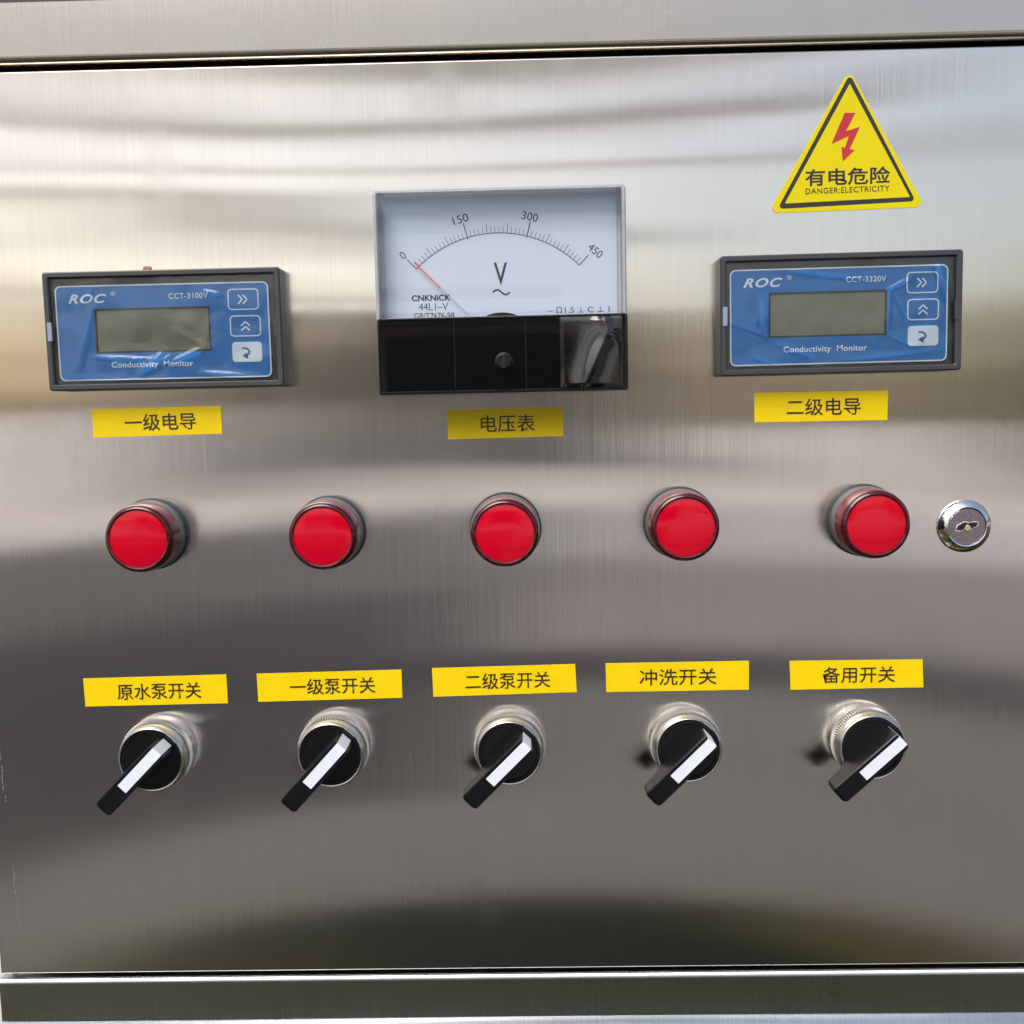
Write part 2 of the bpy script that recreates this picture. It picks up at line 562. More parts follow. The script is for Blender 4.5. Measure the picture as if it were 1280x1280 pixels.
M_['asphalt2'] = principled('faded_asphalt', (0.125, 0.120, 0.120), rough=0.9, spec=0.06, var=0.25, scale=0.8)
sheet('road', M_['asphalt'], -16, -0.25, -6.4, -2.9, FLOOR + 0.012)  # unseen dark strip, added to darken the door's left reflection
sheet('path', M_['asphalt2'], -18, 0.2, -11.5, -6.4, FLOOR + 0.008)  # unseen mid-tone strip, added to soften the step in that reflection
sheet('parking_area', M_['apron2'], -16, 30, -8.2, -4.94, FLOOR + 0.004)  # unseen grey strip, added to darken the nearer reflected ground
sheet('gutter', M_['asphalt'], -16, 14, -4.94, -4.3, FLOOR + 0.016)  # unseen band, added for the dark line reflected across the door
# unseen wall, added behind the cabinet to block light from the back
M_['hallwall'] = principled('hall_plaster', (0.55, 0.54, 0.50), rough=0.8, var=0.08, scale=3)
shade_wall = boxes('hall_wall', M_['hallwall'], [(-14, 14, 0.6, 0.8, FLOOR, 2.9)])
shade_wall['kind'] = 'structure'
# unseen pale workshop, added for the tones the door reflects
M_['cream'] = principled('cream_render', (0.85, 0.77, 0.66), rough=0.8, var=0.06, scale=0.6)
M_['darkpane'] = principled('dark_window_pane', (0.03, 0.035, 0.04), rough=0.1)
M_['fascia'] = principled('grey_fascia', (0.22, 0.21, 0.20), rough=0.6)
M_['roofsheet'] = principled('white_roof_sheet', (0.78, 0.76, 0.70), rough=0.5, var=0.05, scale=2)
M_['plinth'] = principled('grey_plinth', (0.62, 0.60, 0.57), rough=0.8, var=0.15, scale=1)
bd = bpy.data.objects.new('workshop_building', None); C.objects.link(bd)
bd.location = (-5.5, -21, FLOOR)
tag(bd, 'low cream workshop across the yard with dark doorway and white roof', 'building')
def bpart(name, mat, lst):
    return boxes(name, mat, lst, bd)
bpart('wall', M_['cream'], [(-3, 8, -8, 0, 0.9, 2.9)])
bpart('plinth', M_['plinth'], [(-3.03, 8.03, -8.03, 0.03, 0.0, 0.9)])
bpart('doorway', M_['darkpane'], [(2.6, 7.4, 0.04, 0.16, 0.0, 2.7)])  # dark slab, added so the black meter cover reflects something dark
wl_ = bpart('window', M_['fascia'], [(0, 1.9, 0.0, 0.10, 1.3, 2.3)])
pn_ = boxes('pane', M_['darkpane'], [(0.08, 1.82, 0.101, 0.12, 1.38, 2.22)], wl_)
wl_.location = (-2.4, 0, 0)
for k in range(1, 2):
    c_ = copy_tree(wl_, bd)
    c_.location = (-2.4 + 2.5 * k, 0, 0)
bpart('fascia', M_['fascia'], [(-3.6, 8.6, -8.6, 0.7, 2.9, 3.1)])
me = bpy.data.meshes.new('roof')
me.from_pydata([(-3.8, 0.9, 3.1), (8.8, 0.9, 3.1), (8.8, -4, 3.9), (-3.8, -4, 3.9), (8.8, -9, 3.1), (-3.8, -9, 3.1)], [], [(0, 1, 2, 3), (3, 2, 4, 5), (1, 4, 2), (0, 3, 5)])
link('roof', me, M_['roofsheet'], bd)
# unseen frame of cream beams, added to streak the sky reflected in the door
M_['beam'] = principled('cream_painted_steel', (0.88, 0.76, 0.58), rough=0.5, var=0.08, scale=0.8)
cf = bpy.data.objects.new('canopy_frame', None); C.objects.link(cf)
cf.location = (-4, -14, FLOOR)
tag(cf, 'open cream steel canopy frame of wide beams standing over the yard', 'canopy')
for z0_, z1_, xa, xb in ((6.7, 7.3, -12, 9), (5.85, 6.35, -12, 9), (5.1, 5.45, -12, 9), (4.45, 4.58, -12, 12), (3.65, 3.9, -12, 6), (2.75, 2.9, -12, 4.5)):
    boxes('beam', M_['beam'], [(xa, xb, -0.1, 0.1, z0_, z1_)], cf)
for xx in (-12, 5.8, 11.8):
    boxes('post', M_['beam'], [(xx, xx + 0.2, -0.08, 0.08, 0, 7.3 if xx < 11 else 4.45)], cf)
# clipped hedge along the right of the yard
def hedge():
    rnd = random.Random(4)
    bm = bmesh.new()
    for k in range(9000):
        x = rnd.uniform(7.5, 30); h = 2.6 + 0.5 * math.sin(x * 1.7) + 0.3 * math.sin(x * 4.1)
        y = -17 + rnd.uniform(-0.7, 0.7); z = FLOOR + h * rnd.random() ** 0.6
        a = Vector((rnd.gauss(0, 1), rnd.gauss(0, 1), rnd.gauss(0, 1))).normalized() * rnd.uniform(0.08, 0.2)
        b = a.orthogonal().normalized() * 0.1
        c = Vector((x, y, z))
        bm.faces.new([bm.verts.new(c - a), bm.verts.new(c + b), bm.verts.new(c + a), bm.verts.new(c - b)])
    me = bpy.data.meshes.new('hedge'); bm.to_mesh(me); bm.free()
    return link('hedge', me, M_['leaf'])
M_['leaf'] = principled('hedge_leaf', (0.26, 0.27, 0.10), rough=0.6, var=0.4, scale=2)
tag(hedge(), 'yellow green hedge along the far right side of the yard', 'hedge')

# ------------------------------------------------------------------ the cabinet
cab = thing('control_cabinet', 'brushed stainless steel cabinet whose door carries the meters, red lamps and switches', 'cabinet', 0, -195)
CZ = 195.0   # the cabinet Empty sits at z = -195
def cpart(name, mat, mb, **k):
    return mb.build(name, mat, cab, **k)
def extrude_x(prof, u0, u1):
    """profile (w, v) closed polygon swept along u"""
    mb = MB()
    a = [mb.bm.verts.new(P(u0, v + CZ, w)) for w, v in prof]
    b = [mb.bm.verts.new(P(u1, v + CZ, w)) for w, v in prof]
    n = len(prof)
    for i in range(n):
        j = (i + 1) % n
        mb.bm.faces.new((a[i], a[j], b[j], b[i]))
    mb.bm.faces.new(a); mb.bm.faces.new(list(reversed(b)))
    return mb
def arc(cw, cv, r, a0, a1, n=8):
    return [(cw + r * math.cos(R(a0 + (a1 - a0) * k / n)), cv + r * math.sin(R(a0 + (a1 - a0) * k / n))) for k in range(n + 1)]
# door: folded sheet, rounded front edges
mb = MB()
mb.prism(rr(-223.2, 262, -195.2 + CZ, 176.6 + CZ, 0.8, 3), -20, 0, 0.7)
door = cpart('door', M_['door'], mb, smooth=50)
# header above the door, lower edge rolled
cpart('header_panel', M_['rail'], extrude_x([(-20, 179.2)] + arc(-3.2, 182.4, 3.2, -90, 0) + [(0, 202.2), (-20, 202.2)], -230, 300), smooth=50)
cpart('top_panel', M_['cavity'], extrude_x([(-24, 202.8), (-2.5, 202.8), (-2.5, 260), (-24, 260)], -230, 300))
# lower rail: rolled bright top edge, upright band, then a ledge leaning outwards
cpart('lower_rail', M_['rail2'], extrude_x([(-20, -197.8)] + arc(-2.2, -200.0, 2.2, 90, 0) + [(0, -216.6), (-20, -216.6)], -224.2, 300), smooth=50)
cpart('lower_ledge', M_['rail2'], extrude_x([(-20, -217.0), (0, -217.0), (11, -232), (11, -270), (-20, -270)], -224.6, 300))
cpart('inner_frame', M_['cavity'], extrude_x([(-40, -280), (-21, -280), (-21, 275), (-40, 275)], -222, 300))
# hinge knuckle under the lower left corner of the door
hb = MB().lathe([(0, -3.5), (1.7, -3.5), (1.9, -3.0), (1.9, 0.6), (1.5, 1.0), (0, 1.0)], 24)
h1 = cpart('hinge_pin', M_['chrome'], hb, loc=(-218.3, -196.2 + CZ, -3.2))
h1.rotation_euler = (R(90), 0, 0)

# torn slivers of packing film left along the hinge side
rnd = random.Random(7)
mb = MB()
for (u_, va, vb) in ((-219.5, -62, -70), (-216.5, -96, -101), (-216.2, -103, -112), (-215.8, -116, -119), (-214.5, -146, -158), (-213.8, -161, -170), (-213.2, -172, -176), (-205.0, -170, -170.8)):
    v = va
    while v > vb:
        l_ = rnd.uniform(0.5, 2.2)
        uu = u_ + rnd.uniform(-0.25, 0.25)
        mb.prism([(uu, v - l_ + CZ), (uu + rnd.uniform(0.15, 0.4), v - l_ + CZ), (uu + rnd.uniform(0.15, 0.35), v + CZ), (uu - 0.05, v + CZ)], 0.0, 0.08)
        v -= l_ + rnd.uniform(0.3, 1.2)
M_['sliver'] = principled('film_sliver', (0.17, 0.17, 0.17), rough=0.6)
fs = cpart('film_slivers', M_['sliver'], mb)
fs['kind'] = 'stuff'

# ------------------------------------------------------------------ yellow name labels
def tape(body, corners, text_u, text_w, label, twist=0.0):
    tl, tr, br, bl = [Vector(c) for c in corners]
    cx, cz = (tl.x + tr.x + br.x + bl.x) / 4, (tl.y + tr.y + br.y + bl.y) / 4
    ang = math.degrees(math.atan2(tr.y - tl.y, tr.x - tl.x) + math.atan2(br.y - bl.y, br.x - bl.x)) / 2
    t = thing('name_label', label, 'label', cx, cz, 0, 'yellow name labels on the door')
    mb = MB()
    nx = 30
    loc = [c - Vector((cx, cz)) for c in (bl, br, tr, tl)]
    # subdivided strip with corners a touch lifted
    rnd = random.Random(body + label)
    ph = rnd.random() * 6
    g = []
    for j in range(5):
        row = []
        for i in range(nx + 1):
            s_, t_ = i / nx, j / 4
            p = (loc[0] * (1 - s_) + loc[1] * s_) * (1 - t_) + (loc[3] * (1 - s_) + loc[2] * s_) * t_
            lift = 0.16 + 0.05 * math.sin(i * 0.9 + ph) * math.cos(j * 1.3 + ph) + 0.25 * max(0, s_ - 0.93) * 8 * t_ * rnd.random()
            row.append(mb.bm.verts.new(P(p.x, p.y, lift)))
        g.append(row)
    for j in range(4):
        for i in range(nx):
            mb.bm.faces.new((g[j][i], g[j][i + 1], g[j + 1][i + 1], g[j + 1][i]))
    # skirt down to the door
    rim = [g[0][i] for i in range(nx + 1)] + [g[j][nx] for j in range(1, 5)] + [g[4][i] for i in range(nx - 1, -1, -1)] + [g[j][0] for j in range(3, 0, -1)]
    low = [mb.bm.verts.new((q.co.x, 0.0, q.co.z)) for q in rim]
    n = len(rim)
    for k in range(n):
        j = (k + 1) % n
        mb.bm.faces.new((rim[j], rim[k], low[k], low[j]))
    mb.build('tape', M_['yellow'], t, smooth=60)
    lettering('lettering', body, t, M_['ink_brown'], text_u, -0.1, 0.36, text_w, 6.8, bold=0.005, rot=ang)
    return t
tape('一级电导', [(-168.7, 44.7), (-116.4, 45.2), (-116.3, 34.0), (-168.7, 33.4)], 1.4, 28.8, 'yellow label reading 一级电导 under the left blue monitor')
tape('电压表', [(-25.2, 41.8), (21.0, 41.8), (21.2, 30.3), (-25.2, 29.9)], 1.1, 21.8, 'yellow label reading 电压表 under the voltmeter')
tape('二级电导', [(97.6, 46.0), (150.6, 45.9), (150.5, 34.2), (97.7, 34.3)], 1.0, 29.4, 'yellow label reading 二级电导 under the right blue monitor')
tape('原水泵开关', [(-179.3, -66.2), (-119.6, -65.4), (-119.5, -77.6), (-179.1, -78.1)], 1.5, 35.0, 'yellow label reading 原水泵开关 above the leftmost switch')
tape('一级泵开关', [(-106.9, -65.3), (-46.9, -64.5), (-46.9, -76.4), (-106.8, -77.2)], 1.2, 35.4, 'yellow label reading 一级泵开关 above the second switch')
tape('二级泵开关', [(-34.3, -64.1), (24.7, -63.3), (25.2, -75.1), (-34.0, -76.2)], 1.4, 35.0, 'yellow label reading 二级泵开关 above the middle switch')
tape('冲洗开关', [(37.2, -63.2), (95.9, -63.1), (95.9, -75.2), (37.4, -75.3)], 0.2, 31.6, 'yellow label reading 冲洗开关 above the fourth switch')
tape('备用开关', [(112.5, -63.4), (166.6, -63.6), (167.2, -75.3), (113.0, -75.5)], 0.9, 29.6, 'yellow label reading 备用开关 above the rightmost switch')

# ------------------------------------------------------------------ danger triangle
def round_poly(pts, r, seg=6):
    out = []
    n = len(pts)
    for i in range(n):
        p = Vector(pts[i]); a = Vector(pts[i - 1]); b = Vector(pts[(i + 1) % n])
        da = (a - p).normalized(); db = (b - p).normalized()
        half = math.acos(max(-1, min(1, da.dot(db)))) / 2
        t = r / math.tan(half)
        c = p + (da + db).normalized() * (r / math.sin(half))
        s0 = (p + da * t) - c; s1 = (p + db * t) - c
        a0 = math.atan2(s0.y, s0.x); a1 = math.atan2(s1.y, s1.x)
        d = (a1 - a0 + math.pi) % (2 * math.pi) - math.pi
        for k in range(seg + 1):
            an = a0 + d * k / seg
            out.append((c.x + r * math.cos(an), c.y + r * math.sin(an)))
    return out
tri = thing('warning_sign', 'yellow triangular electric shock warning sticker at the upper right of the door', 'sign', 133.4, 116.6)
K = 1 / 16.5   # zoomed pixels to mm
def zt(x, y):
    return ((x - 640) * K, (958 - y) * K + 0.0)
base_t = [(-30.7, -0.9), (30.3, 0.1), (0.1, 52.6)]
MB().prism(round_poly(base_t, 2.2), 0, 0.25, 0.08).build('plate', M_['signyellow'], tri)
o1 = [zt(192, 946), zt(1078, 917), zt(645, 118)]
i1 = [zt(238, 913), zt(1042, 890), zt(645, 176)]
MB().frame(round_poly(o1, 1.2), round_poly(i1, 0.25), 0.2, 0.30).build('border', M_['ink'], tri)
bolt = [(615, 357), (533, 548), (645, 500), (620, 573), (597, 567), (608, 658), (683, 588), (650, 583), (713, 445), (625, 470), (685, 357)]
mb = MB(); mb.prism([zt(*p) for p in bolt], 0.2, 0.31)
mb.build('lightning_bolt', M_['signred'], tri)
u_, v_ = zt(639, 752)
lettering('chinese_lettering', '有电危险', tri, M_['ink'], u_, v_, 0.33, 33.0, 6.6, bold=0.018, rot=0.8)
u_, v_ = zt(640, 836)
lettering('english_lettering', 'DANGER:ELECTRICITY', tri, M_['ink_brown'], u_, v_, 0.33, 32.6, 2.2, bold=0.006, rot=0.8, spacing=1.1)

# ------------------------------------------------------------------ conductivity monitors
def monitor(x, z, rot, model, label, seed, ridges, haze_mat):
    t = thing('conductivity_monitor', label, 'monitor', x, z, rot, 'blue conductivity monitors')
    hw, hh = 46.6, 23.0
    o_ = rr(-hw, hw, -hh, hh, 1.3); i_ = rr(-hw + 2.5, hw - 2.5, -hh + 2.4, hh - 2.4, 0.4)
    MB().frame(o_, i_, 0, 9.0, 0.6).build('bezel', M_['bezel'], t)
    MB().rrect(-hw + 2.3, hw - 2.3, -hh + 2.2, hh - 2.2, 0.5, 6.6).build('recess_plate', M_['recess'], t)
    # clip tabs let into the bezel
    MB().rrect(-hw + 1.0, -hw + 2.7, -3.6, 3.6, 5, 9.15, 0.2).build('clip_tab', M_['tab'], t)
    MB().rrect(hw - 3.0, hw - 1.6, -3.6, 3.6, 5, 9.1, 0.2).build('clip_tab', M_['bezel'], t)
    u0, u1, v0, v1 = -42.2, 41.2, -18.9, 17.4
    L0, L1, V0, V1 = -27.4, 18.0, -8.5, 8.6
    # face label in four strips around the display window
    mb = MB()
    outer = rr(u0, u1, v0, v1, 2.0); inner = rr(L0, L1, V0, V1, 0.3)
    mb.frame(outer, inner, 6.5, 7.2, 0.0)
    face = mb.build('face_label', M_['blue'], t, smooth=20)
    MB().frame(rr(u0 - 0.35, u1 + 0.35, v0 - 0.35, v1 + 0.35, 2.3), rr(u0 + 0.15, u1 - 0.15, v0 + 0.15, v1 - 0.15, 1.9), 6.5, 7.26).build('outline', M_['pale'], face)
    MB().frame(rr(L0 - 0.15, L1 + 0.15, V0 - 0.15, V1 + 0.15, 0.3), rr(L0 + 0.5, L1 - 0.5, V0 + 0.5, V1 - 0.5, 0.2), 4.9, 7.25).build('window_frame', M_['lcdrim'], t)
    MB().rrect(L0 + 0.3, L1 - 0.3, V0 + 0.3, V1 - 0.3, 6.61, 6.75).build('display', M_['lcd'], t)
    # keys
    for k, (cu, cv) in enumerate(((31.6, 11.0), (32.0, 0.7), (32.2, -9.4))):
        bt = MB().rrect(cu - 5.9, cu + 5.9, cv - 3.9, cv + 3.9, 6.9, 7.45, 1.4, 0.15).build('button', M_['palekey'] if k == 2 else M_['blue2'], t)
        if k < 2:
            MB().frame(rr(cu - 6.1, cu + 6.1, cv - 4.1, cv + 4.1, 1.6), rr(cu - 5.65, cu + 5.65, cv - 3.65, cv + 3.65, 1.2), 7.0, 7.52).build('button_outline', M_['pale'], bt)
            mb = MB()
            for s_ in (-1, 1):
                if k == 0:
                    mb2 = [(cu - 0.85 + s_ * 0.95 - 0.2, cv + 1.7), (cu + 0.75 + s_ * 0.95 - 0.2, cv), (cu - 0.85 + s_ * 0.95 - 0.2, cv - 1.7)]
                else:
                    mb2 = [(cu - 1.7, cv - 0.85 + s_ * 0.95), (cu, cv + 0.75 + s_ * 0.95), (cu + 1.7, cv - 0.85 + s_ * 0.95)]
                polyline(mb, mb2, 0.55, 7.4, 7.50 + 0.002 * s_)
            mb.build('arrow_symbol', M_['pale'], bt)
        else:
            mb = MB()
            cc = [(cu - 1.2 + 2.1 * math.cos(R(a)), cv - 0.0 + 1.5 * math.sin(R(a))) for a in range(110, -80, -19)]
            polyline(mb, cc, 0.75, 7.4, 7.50)
            mb.prism([(cu - 2.0, cv - 1.4), (cu + 0.2, cv - 2.7), (cu - 0.1, cv - 0.2)], 7.4, 7.52)
            mb.build('return_symbol', M_['bluesym'], bt)
    lettering('brand_lettering', 'ROC', t, M_['pale'], -29.8, 12.6, 7.28, 15.2, 3.6, bold=0.03, shear=0.35, spacing=1.15)
    lettering('registered_mark', '®', t, M_['pale'], -19.6, 14.3, 7.28, 1.8, 1.8)
    lettering('model_lettering', model, t, M_['pale'], 10.0, 12.9, 7.28, 15.4, 2.2, bold=0.012, spacing=1.1)
    lettering('name_lettering', 'Conductivity  Monitor', t, M_['pale'], -5.6, -13.6, 7.28, 32.4, 3.0, bold=0.014, spacing=1.05)
    film_sheet('protective_film', t, -hw + 2.7, hw - 2.7, -hh + 2.6, hh - 2.6, 7.9, 0.38, 0.055, seed, haze_mat, ridges=ridges, nx=130, ny=70)
    return t
rg_left = [(-10, -17, -1, -9, 1.3, 1.3), (2, -13, 16, -7, 1.1, 0.8), (14, -7, 18, 3, 0.5, 0.5), (-40, -18, 10, -20, 0.5, 0.5),
           (16, 14.5, 23, 13, 0.9, 0.5), (-33, 10, -27, 17, 0.5, 0.4), (-28, 9, -35, -14, 0.4, 1.0), (14, -17, 42, -20, 0.9, 0.8), (-28, -10, -4, -11.5, 0.8, 0.5), (-20, -19, 8, -20, 0.6, 0.4), (-3, -14, 2, -10, 0.9, 0.7), (4, 0, 17, -7, 0.4, 0.8)]
rg_right = [(-29, -9, -28, 8, 0.8, 0.5), (18, -8, 19, 9, 0.8, 0.5), (37, 18, 43, 0, 1.6, 1.3), (-30, -6, -30, 7, 1.2, 0.8), (18, -8, 30, -14, 0.5, 0.6),
            (-20, 17, 10, 13, 0.7, 0.6), (-33, -16, -25, -19, 0.7, 0.5), (19, 9, 27, 13, 0.8, 0.5), (-24, -11, -10, -17, 0.6, 0.5), (-42, -2, -28, -8, 0.5, 0.6), (20, 9, 27, -6, 0.4, 0.8), (0, -18, 36, -15, 0.5, 0.6)]
monitor(-134.9, 75.3, 0.1, 'CCT-3100V', 'left of the two blue conductivity monitors, wrinkled film over a beige display', 3.3, rg_left, M_['film'])
monitor(129.0, 75.9, 0.35, 'CCT-3320V', 'right of the two blue conductivity monitors, below the yellow warning triangle', 8.1, rg_right, M_['film'])

# ------------------------------------------------------------------ voltmeter
vm = thing('voltmeter', 'square analog voltmeter with clear cover over white dial and glossy black base', 'meter', -2.2, 86.2, 0.1)
HW, HH = 47.4, 38.0
SPL = -9.6
MB().rrect(-HW + 1.5, HW - 1.5, -HH + 1.5, HH - 1.5, 0, 9.0, 1.5).build('case', M_['white'], vm)
MB().rrect(-HW + 2.6, HW - 2.6, -HH + 3, HH - 2.6, 9.1, 9.8, 0.6).build('dial_plate', M_['dial'], vm)
# clear cover: side walls and front sheet
MB().frame(rr(-HW, HW, -HH, HH, 1.8), rr(-HW + 1.6, HW - 1.6, -HH + 1.6, HH - 1.6, 0.8), 0.3, 20.0, 0.5).build('cover_wall', M_['coverwall'], vm)
MB().rrect(-HW + 1.4, HW - 1.4, -HH + 1.4, HH - 1.4, 18.6, 19.8, 0.8).build('cover_window', M_['cover'], vm)
# scale
RC = 44.7
SC_V = 13.9 - 0.0       # apex of the arc
CU, CV_ = -1.2, 22.9 - RC
def pol(r, a):          # angle from vertical, clockwise
    return (CU + r * math.sin(R(a)), CV_ + r * math.cos(R(a)))
mb = MB()
polyline(mb, [pol(RC, -44.6 + 89.2 * k / 60) for k in range(61)], 0.28, 9.8, 9.90)
mb.build('scale_arc', M_['ink'], vm)
mb = MB()
for k in range(46):
    a = -44.6 + 89.2 * k / 45
    if k % 15 == 0:
        ln, wd = 5.2, 0.32
    elif k % 5 == 0:
        ln, wd = 3.6, 0.20
    else:
        ln, wd = 2.4, 0.17
    if k in (15, 30):
        stroke(mb, pol(RC - 0.6, a), pol(RC + 0.4 + ln, a), wd * 1.1, 9.8, 9.92)
    else:
        stroke(mb, pol(RC, a), pol(RC + ln, a), wd, 9.8, 9.92)
tk = mb.build('tick_marks', M_['ink'], vm)
for txt, a, wd in (('0', -44.6, 1.8), ('150', -15.5, 6.0), ('300', 14.2, 6.2), ('450', 44.6, 6.0)):
    u_, v_ = pol(RC + 7.4 + (0.8 if txt == '450' else 0), a + (0.9 if txt == '450' else 0.0))
    lettering('scale_number', txt, vm, M_['ink'], u_, v_, 9.86, wd, 3.1, rot=-a * 0.92)
def zm(x, y):           # zoomed pixels of the dial to mm (dial depth)
    return ((x - 640) / (3.657 * 3.18), (520 - y) / (3.657 * 3.18) + 0.25)
u_, v_ = zm(638, 436)
lettering('volt_symbol', 'V', vm, M_['ink'], u_, v_, 9.86, 5.2, 8.4, bold=0.012)
u_, v_ = zm(640, 518)
mb = MB()
polyline(mb, [(u_ + (k - 8) / 8 * 3.3, v_ + 0.95 * math.sin(-(k - 8) / 8 * math.pi)) for k in range(17)], 0.6, 9.8, 9.88)
mb.build('alternating_symbol', M_['ink'], vm)
u_, v_ = zm(323, 536)
lettering('brand_lettering', 'CNKNiCK', vm, M_['ink'], u_, v_, 9.86, 15.2, 2.4, bold=0.03)
u_, v_ = zm(332, 575)
lettering('model_lettering', '44L1–V', vm, M_['ink'], u_, v_, 9.86, 11.4, 2.8)
u_, v_ = zm(334, 616)
lettering('standard_lettering', 'GB/T7676-98', vm, M_['ink'], u_, v_, 9.86, 15.6, 2.4)
u_, v_ = zm(985, 603)
lettering('class_lettering', '~ Ω1.5 ⊥ C ⊥ 1', vm, M_['ink'], u_, v_, 9.86, 24.0, 2.4)
# needle
tip = zm(252, 380); piv = (CU + 1.0, CV_ + 1.0)
def npt(t):
    return (tip[0] + (piv[0] - tip[0]) * t, tip[1] + (piv[1] - tip[1]) * t)
mb = MB(); stroke(mb, npt(0.0), npt(0.30), 0.5, 11.6, 11.8)
nr = mb.build('needle', M_['needle_red'], vm)
mb = MB(); stroke(mb, npt(0.30), npt(0.62), 0.28, 11.6, 11.78)
mb.build('needle_shaft', M_['needle_grey'], nr)
# black lower half: front slab with rim, dome over the pivot, adjuster
mb = MB(); mb.rrect(-HW + 0.3, HW + 0.1, -HH - 0.3, SPL, 1.0, 20.4, 1.0, 0.5)
lower = mb.build('lower_cover', M_['black_shiny'], vm)
MB().frame(rr(-HW + 0.2, HW + 0.2, -HH - 0.4, SPL + 0.1, 1.2), rr(-HW + 1.2, HW - 1.0, -HH + 0.9, SPL - 0.8, 0.6), 19.8, 20.9, 0.3).build('lower_rim', M_['black'], vm)
for uu in (-18.0, 9.0):
    mb = MB(); stroke(mb, (uu, SPL - 1.0), (uu, -HH + 1.2), 0.35, 20.3, 20.55)
    mb.build('moulding_line', M_['black_satin'], vm)
mb = MB()
pts = [(CU + 1.2 + 7.8 * math.cos(R(a)), SPL - 2.0 + 3.6 * math.sin(R(a))) for a in range(0, 181, 12)]
mb.prism(pts, 10, 18.0)
mb.build('pivot_housing', M_['black'], vm)
sc_ = MB().lathe([(3.5, 20.2), (3.5, 20.7), (3.1, 20.8), (3.0, 21.6), (2.6, 21.9), (0, 21.9)], 40, cu=0.6, cv=-26.6).build('zero_screw', M_['black_satin'], vm)
mb = MB(); stroke(mb, (0.6, -24.2), (0.6, -29.0), 0.7, 21.8, 21.93)
mb.build('screw_slot', M_['hole'], sc_)
film_sheet('protective_film', vm, 22.0, 45.5, -37.0, -10.5, 21.2, 0.10, 0.040, 5.5, M_['film2'], nx=70, ny=110,
           ridges=[(37, -6, 40.5, -19, 1.6, 2.2), (40.5, -15, 29, -40, 2.4, 3.2)], edge=1.5, lift=0.3)

# ------------------------------------------------------------------ red pilot lamps
def make_lamp(label):
    t = thing('pilot_lamp', label, 'indicator light', 0, 0, 0, 'round red indicator lamps in a row')
    MB().lathe([(13.0, 0), (14.6, 0), (14.6, 1.6), (14.2, 2.0), (13.0, 2.0)]).build('gasket', M_['rubber'], t)
    MB().lathe([(13.0, 2.0), (14.0, 2.0), (14.0, 7.2), (13.6, 7.6), (13.0, 7.6)]).build('body', M_['greybody'], t)
    MB().lathe([(13.0, 7.6), (13.7, 7.6), (13.6, 13.6), (13.4, 14.6), (13.0, 14.6)]).build('lens_side', M_['redside'], t)
    MB().lathe([(13.0, 14.4), (13.4, 14.6), (13.3, 15.8), (12.8, 16.7), (12.0, 17.1), (11.4, 16.9), (11.2, 16.0)]).build('lens_rim', M_['redglass'], t)
    MB().lathe([(11.5, 15.8), (11.5, 16.5), (9.0, 16.85), (5.0, 17.05), (0, 17.1)]).build('lens', M_['red'], t, smooth=60)
    return t
lamp0 = make_lamp('leftmost of the five red lamps, below the left blue monitor')
lamps = [(-146.6, -6.2, None), (-74.1, -6.5, 'second red lamp from the left, above the 一级泵开关 label'),
         (-2.7, -6.5, 'middle red lamp of the row, directly under the voltmeter'),
         (67.6, -5.5, 'fourth red lamp from the left, above the 冲洗开关 label'),
         (141.4, -5.8, 'rightmost of the red lamps, beside the round key lock')]
for i, (x, z, lab) in enumerate(lamps):
    o = lamp0 if i == 0 else copy_tree(lamp0)
    o.location = (x * .001, 0, z * .001)
    if lab:
        o['label'] = lab

# ------------------------------------------------------------------ selector switches
def handle_mesh():
    """long lever: local axis +u is the indicator end (blunt end at 10.3 mm), -u the long tip at -22 mm"""
    mb = MB()
    half = 3.8
    secs = []
    # (u, w_bottom, w_top, half width)
    for u, wb, wt, h in ((10.3, 10.8, 23.6, 2.9), (10.0, 10.8, 24.0, half - 0.2), (8.5, 10.8, 24.2, half), (-11.0, 10.8, 24.2, half), (-12.6, 14.2, 24.2, half), (-21.6, 15.6, 24.1, half), (-22.6, 16.0, 23.8, 3.2), (-23.0, 16.6, 23.4, 2.4)):
        c = 0.35
        ring = [(-h, wb), (h, wb), (h, wt - c), (h - c, wt), (-h + c, wt), (-h, wt - c)]
        secs.append([mb.bm.verts.new(P(u, b_, w_)) for b_, w_ in ring])
    for a, b in zip(secs, secs[1:]):
        for k in range(6):
            j = (k + 1) % 6
            mb.bm.faces.new((a[k], a[j], b[j], b[k]))
    mb.bm.faces.new(secs[0]); mb.bm.faces.new(list(reversed(secs[-1])))
    return mb
def stripe_mesh():
    mb = MB()
    h = 2.2
    prof = [(-10.6, 24.2), (-10.5, 24.36), (8.5, 24.36), (10.1, 24.15), (10.46, 23.6), (10.46, 12.0), (10.2, 12.0), (10.2, 23.0), (8.0, 24.1)]
    a = [mb.bm.verts.new(P(u, -h, w)) for u, w in prof]
    b = [mb.bm.verts.new(P(u, h, w)) for u, w in prof]
    n = len(prof)
    for i in range(n):
        j = (i + 1) % n
        mb.bm.faces.new((a[i], a[j], b[j], b[i]))
    mb.bm.faces.new(a); mb.bm.faces.new(list(reversed(b)))
    return mb
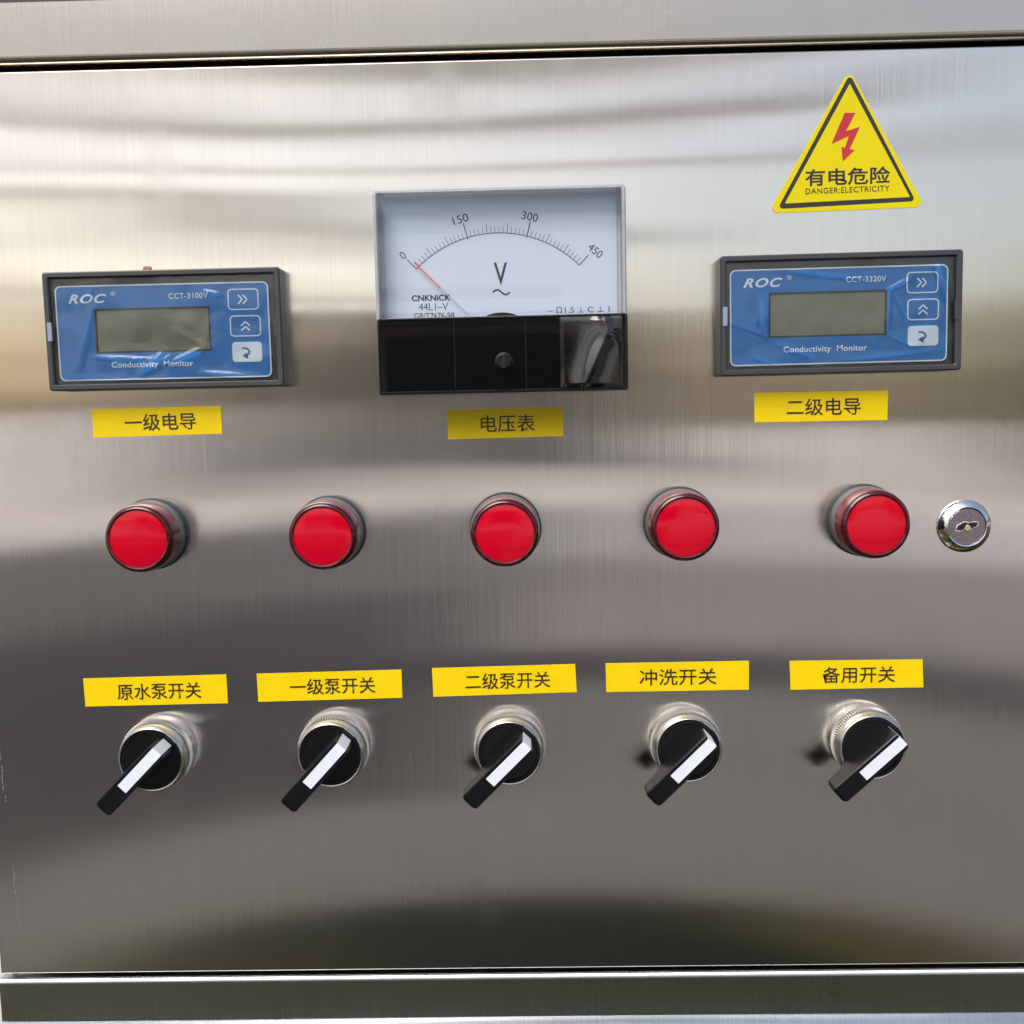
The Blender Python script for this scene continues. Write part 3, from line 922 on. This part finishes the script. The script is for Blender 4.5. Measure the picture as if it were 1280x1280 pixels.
def make_switch(label):
    t = thing('selector_switch', label, 'rotary switch', 0, 0, 0, 'rotary selector switches in a row')
    MB().lathe([(12, 0), (14.2, 0), (14.2, 2.4), (13.9, 2.8), (12, 2.8)], 96).build('flange', M_['chrome'], t)
    # knurled ring
    mb = MB()
    n = 84
    lo = []
    for w_, dr in ((2.8, -0.4), (3.2, 0), (6.4, 0), (6.8, -0.4)):
        ring = []
        for k in range(n * 2):
            r = 14.35 + dr + (0.30 if k % 2 == 0 else -0.30)
            a = math.pi * k / n
            ring.append(mb.bm.verts.new(P(r * math.cos(a), r * math.sin(a), w_)))
        lo.append(ring)
    for a, b in zip(lo, lo[1:]):
        for k in range(n * 2):
            j = (k + 1) % (n * 2)
            mb.bm.faces.new((a[k], a[j], b[j], b[k]))
    mb.build('knurled_ring', M_['chrome'], t, smooth=10)
    MB().lathe([(12.0, 6.6), (13.7, 6.7), (13.9, 7.2), (13.5, 11.2), (13.25, 11.8), (12.9, 12.1), (12.5, 12.0), (12.4, 11.0), (12.0, 10.5)], 96).build('collar', M_['chrome'], t)
    MB().lathe([(12.45, 10.0), (12.4, 11.2), (12.0, 11.55), (11.2, 11.6), (10.9, 11.3), (0, 11.3)], 96).build('knob_disc', M_['black'], t)
    hd = handle_mesh().build('lever', M_['black_satin'], t, smooth=25)
    stripe_mesh().build('indicator_stripe', M_['white'], hd, smooth=25)
    hd.rotation_euler = (0, -R(45), 0)
    return t
sw0 = make_switch('leftmost of the five rotary switches, long black lever pointing lower left')
sws = [(-148.6, -97.3, 45.5, None), (-75.4, -96.5, 47.3, 'second rotary switch from the left, under the 一级泵开关 label'),
       (-2.9, -96.7, 44.8, 'middle rotary switch, under the 二级泵开关 label'),
       (69.4, -96.5, 44.7, 'fourth rotary switch from the left, under the 冲洗开关 label'),
       (143.1, -96.5, 42.3, 'rightmost of the five rotary switches, under the 备用开关 label')]
for i, (x, z, ang, lab) in enumerate(sws):
    o = sw0 if i == 0 else copy_tree(sw0)
    o.location = (x * .001, 0, z * .001)
    for ch in o.children:
        if ch.name.startswith('lever'):
            ch.rotation_euler = (0, -R(ang), 0)
    if lab:
        o['label'] = lab

# ------------------------------------------------------------------ key lock
lk = thing('cam_lock', 'small round chrome key lock at the right edge of the door', 'lock', 181.9, -8.9, 0)
MB().lathe([(8, 0), (10.7, 0), (10.7, 0.8), (10.4, 1.4), (8.3, 3.4), (7.9, 3.6), (7.6, 3.5), (7.5, 3.0)], 96).build('outer_ring', M_['chrome_polished'], lk)
mb = MB()
mb.lathe([(7.55, 2.6), (7.5, 3.1), (7.2, 3.35), (4.6, 3.35)], 96)
face = mb
# flat face centre; a black prism on it stands for the keyway's dark depth
face.lathe([(4.6, 3.35), (0, 3.35)], 96)
fc = face.build('cylinder_face', M_['lockface'], lk)
kw = [(q_[0] * 1.15, q_[1] * 1.2) for q_ in [(-3.7, -0.9), (-2.4, -1.3), (-0.6, -0.7), (0.8, -0.9), (3.2, 0.1), (3.7, 1.3), (2.0, 1.5), (0.6, 1.2), (-0.9, 1.5), (-3.2, 0.4)]]
MB().prism([(q[0] * 1.16, q[1] * 1.3 - 0.1) for q in kw], 3.0, 3.42, 0.1).build('keyway_rim', M_['chrome_polished'], lk)
MB().prism(kw, 2.4, 3.50).build('keyway', M_['hole'], lk)  # shade inside the keyway given as flat black
MB().prism([(-1.6, -1.0), (0.2, -2.2), (1.8, -0.7), (0.7, 0.9), (-0.3, 1.0)], 2.4, 3.7, 0.3).build('keyway_pin', M_['brass'], lk)

# small brown smudge on the door above the left monitor
mb = MB(); mb.prism(round_poly([(-2.0, -1.1), (2.0, -1.0), (1.6, 1.0), (-1.5, 1.1)], 0.9), 0, 0.5, 0.3)
tag(mb.build('glue_spot', M_['glue'], loc=(-143.0, 99.8, 0)), 'small brown glue spot on the steel just above the left blue monitor', 'glue spot')
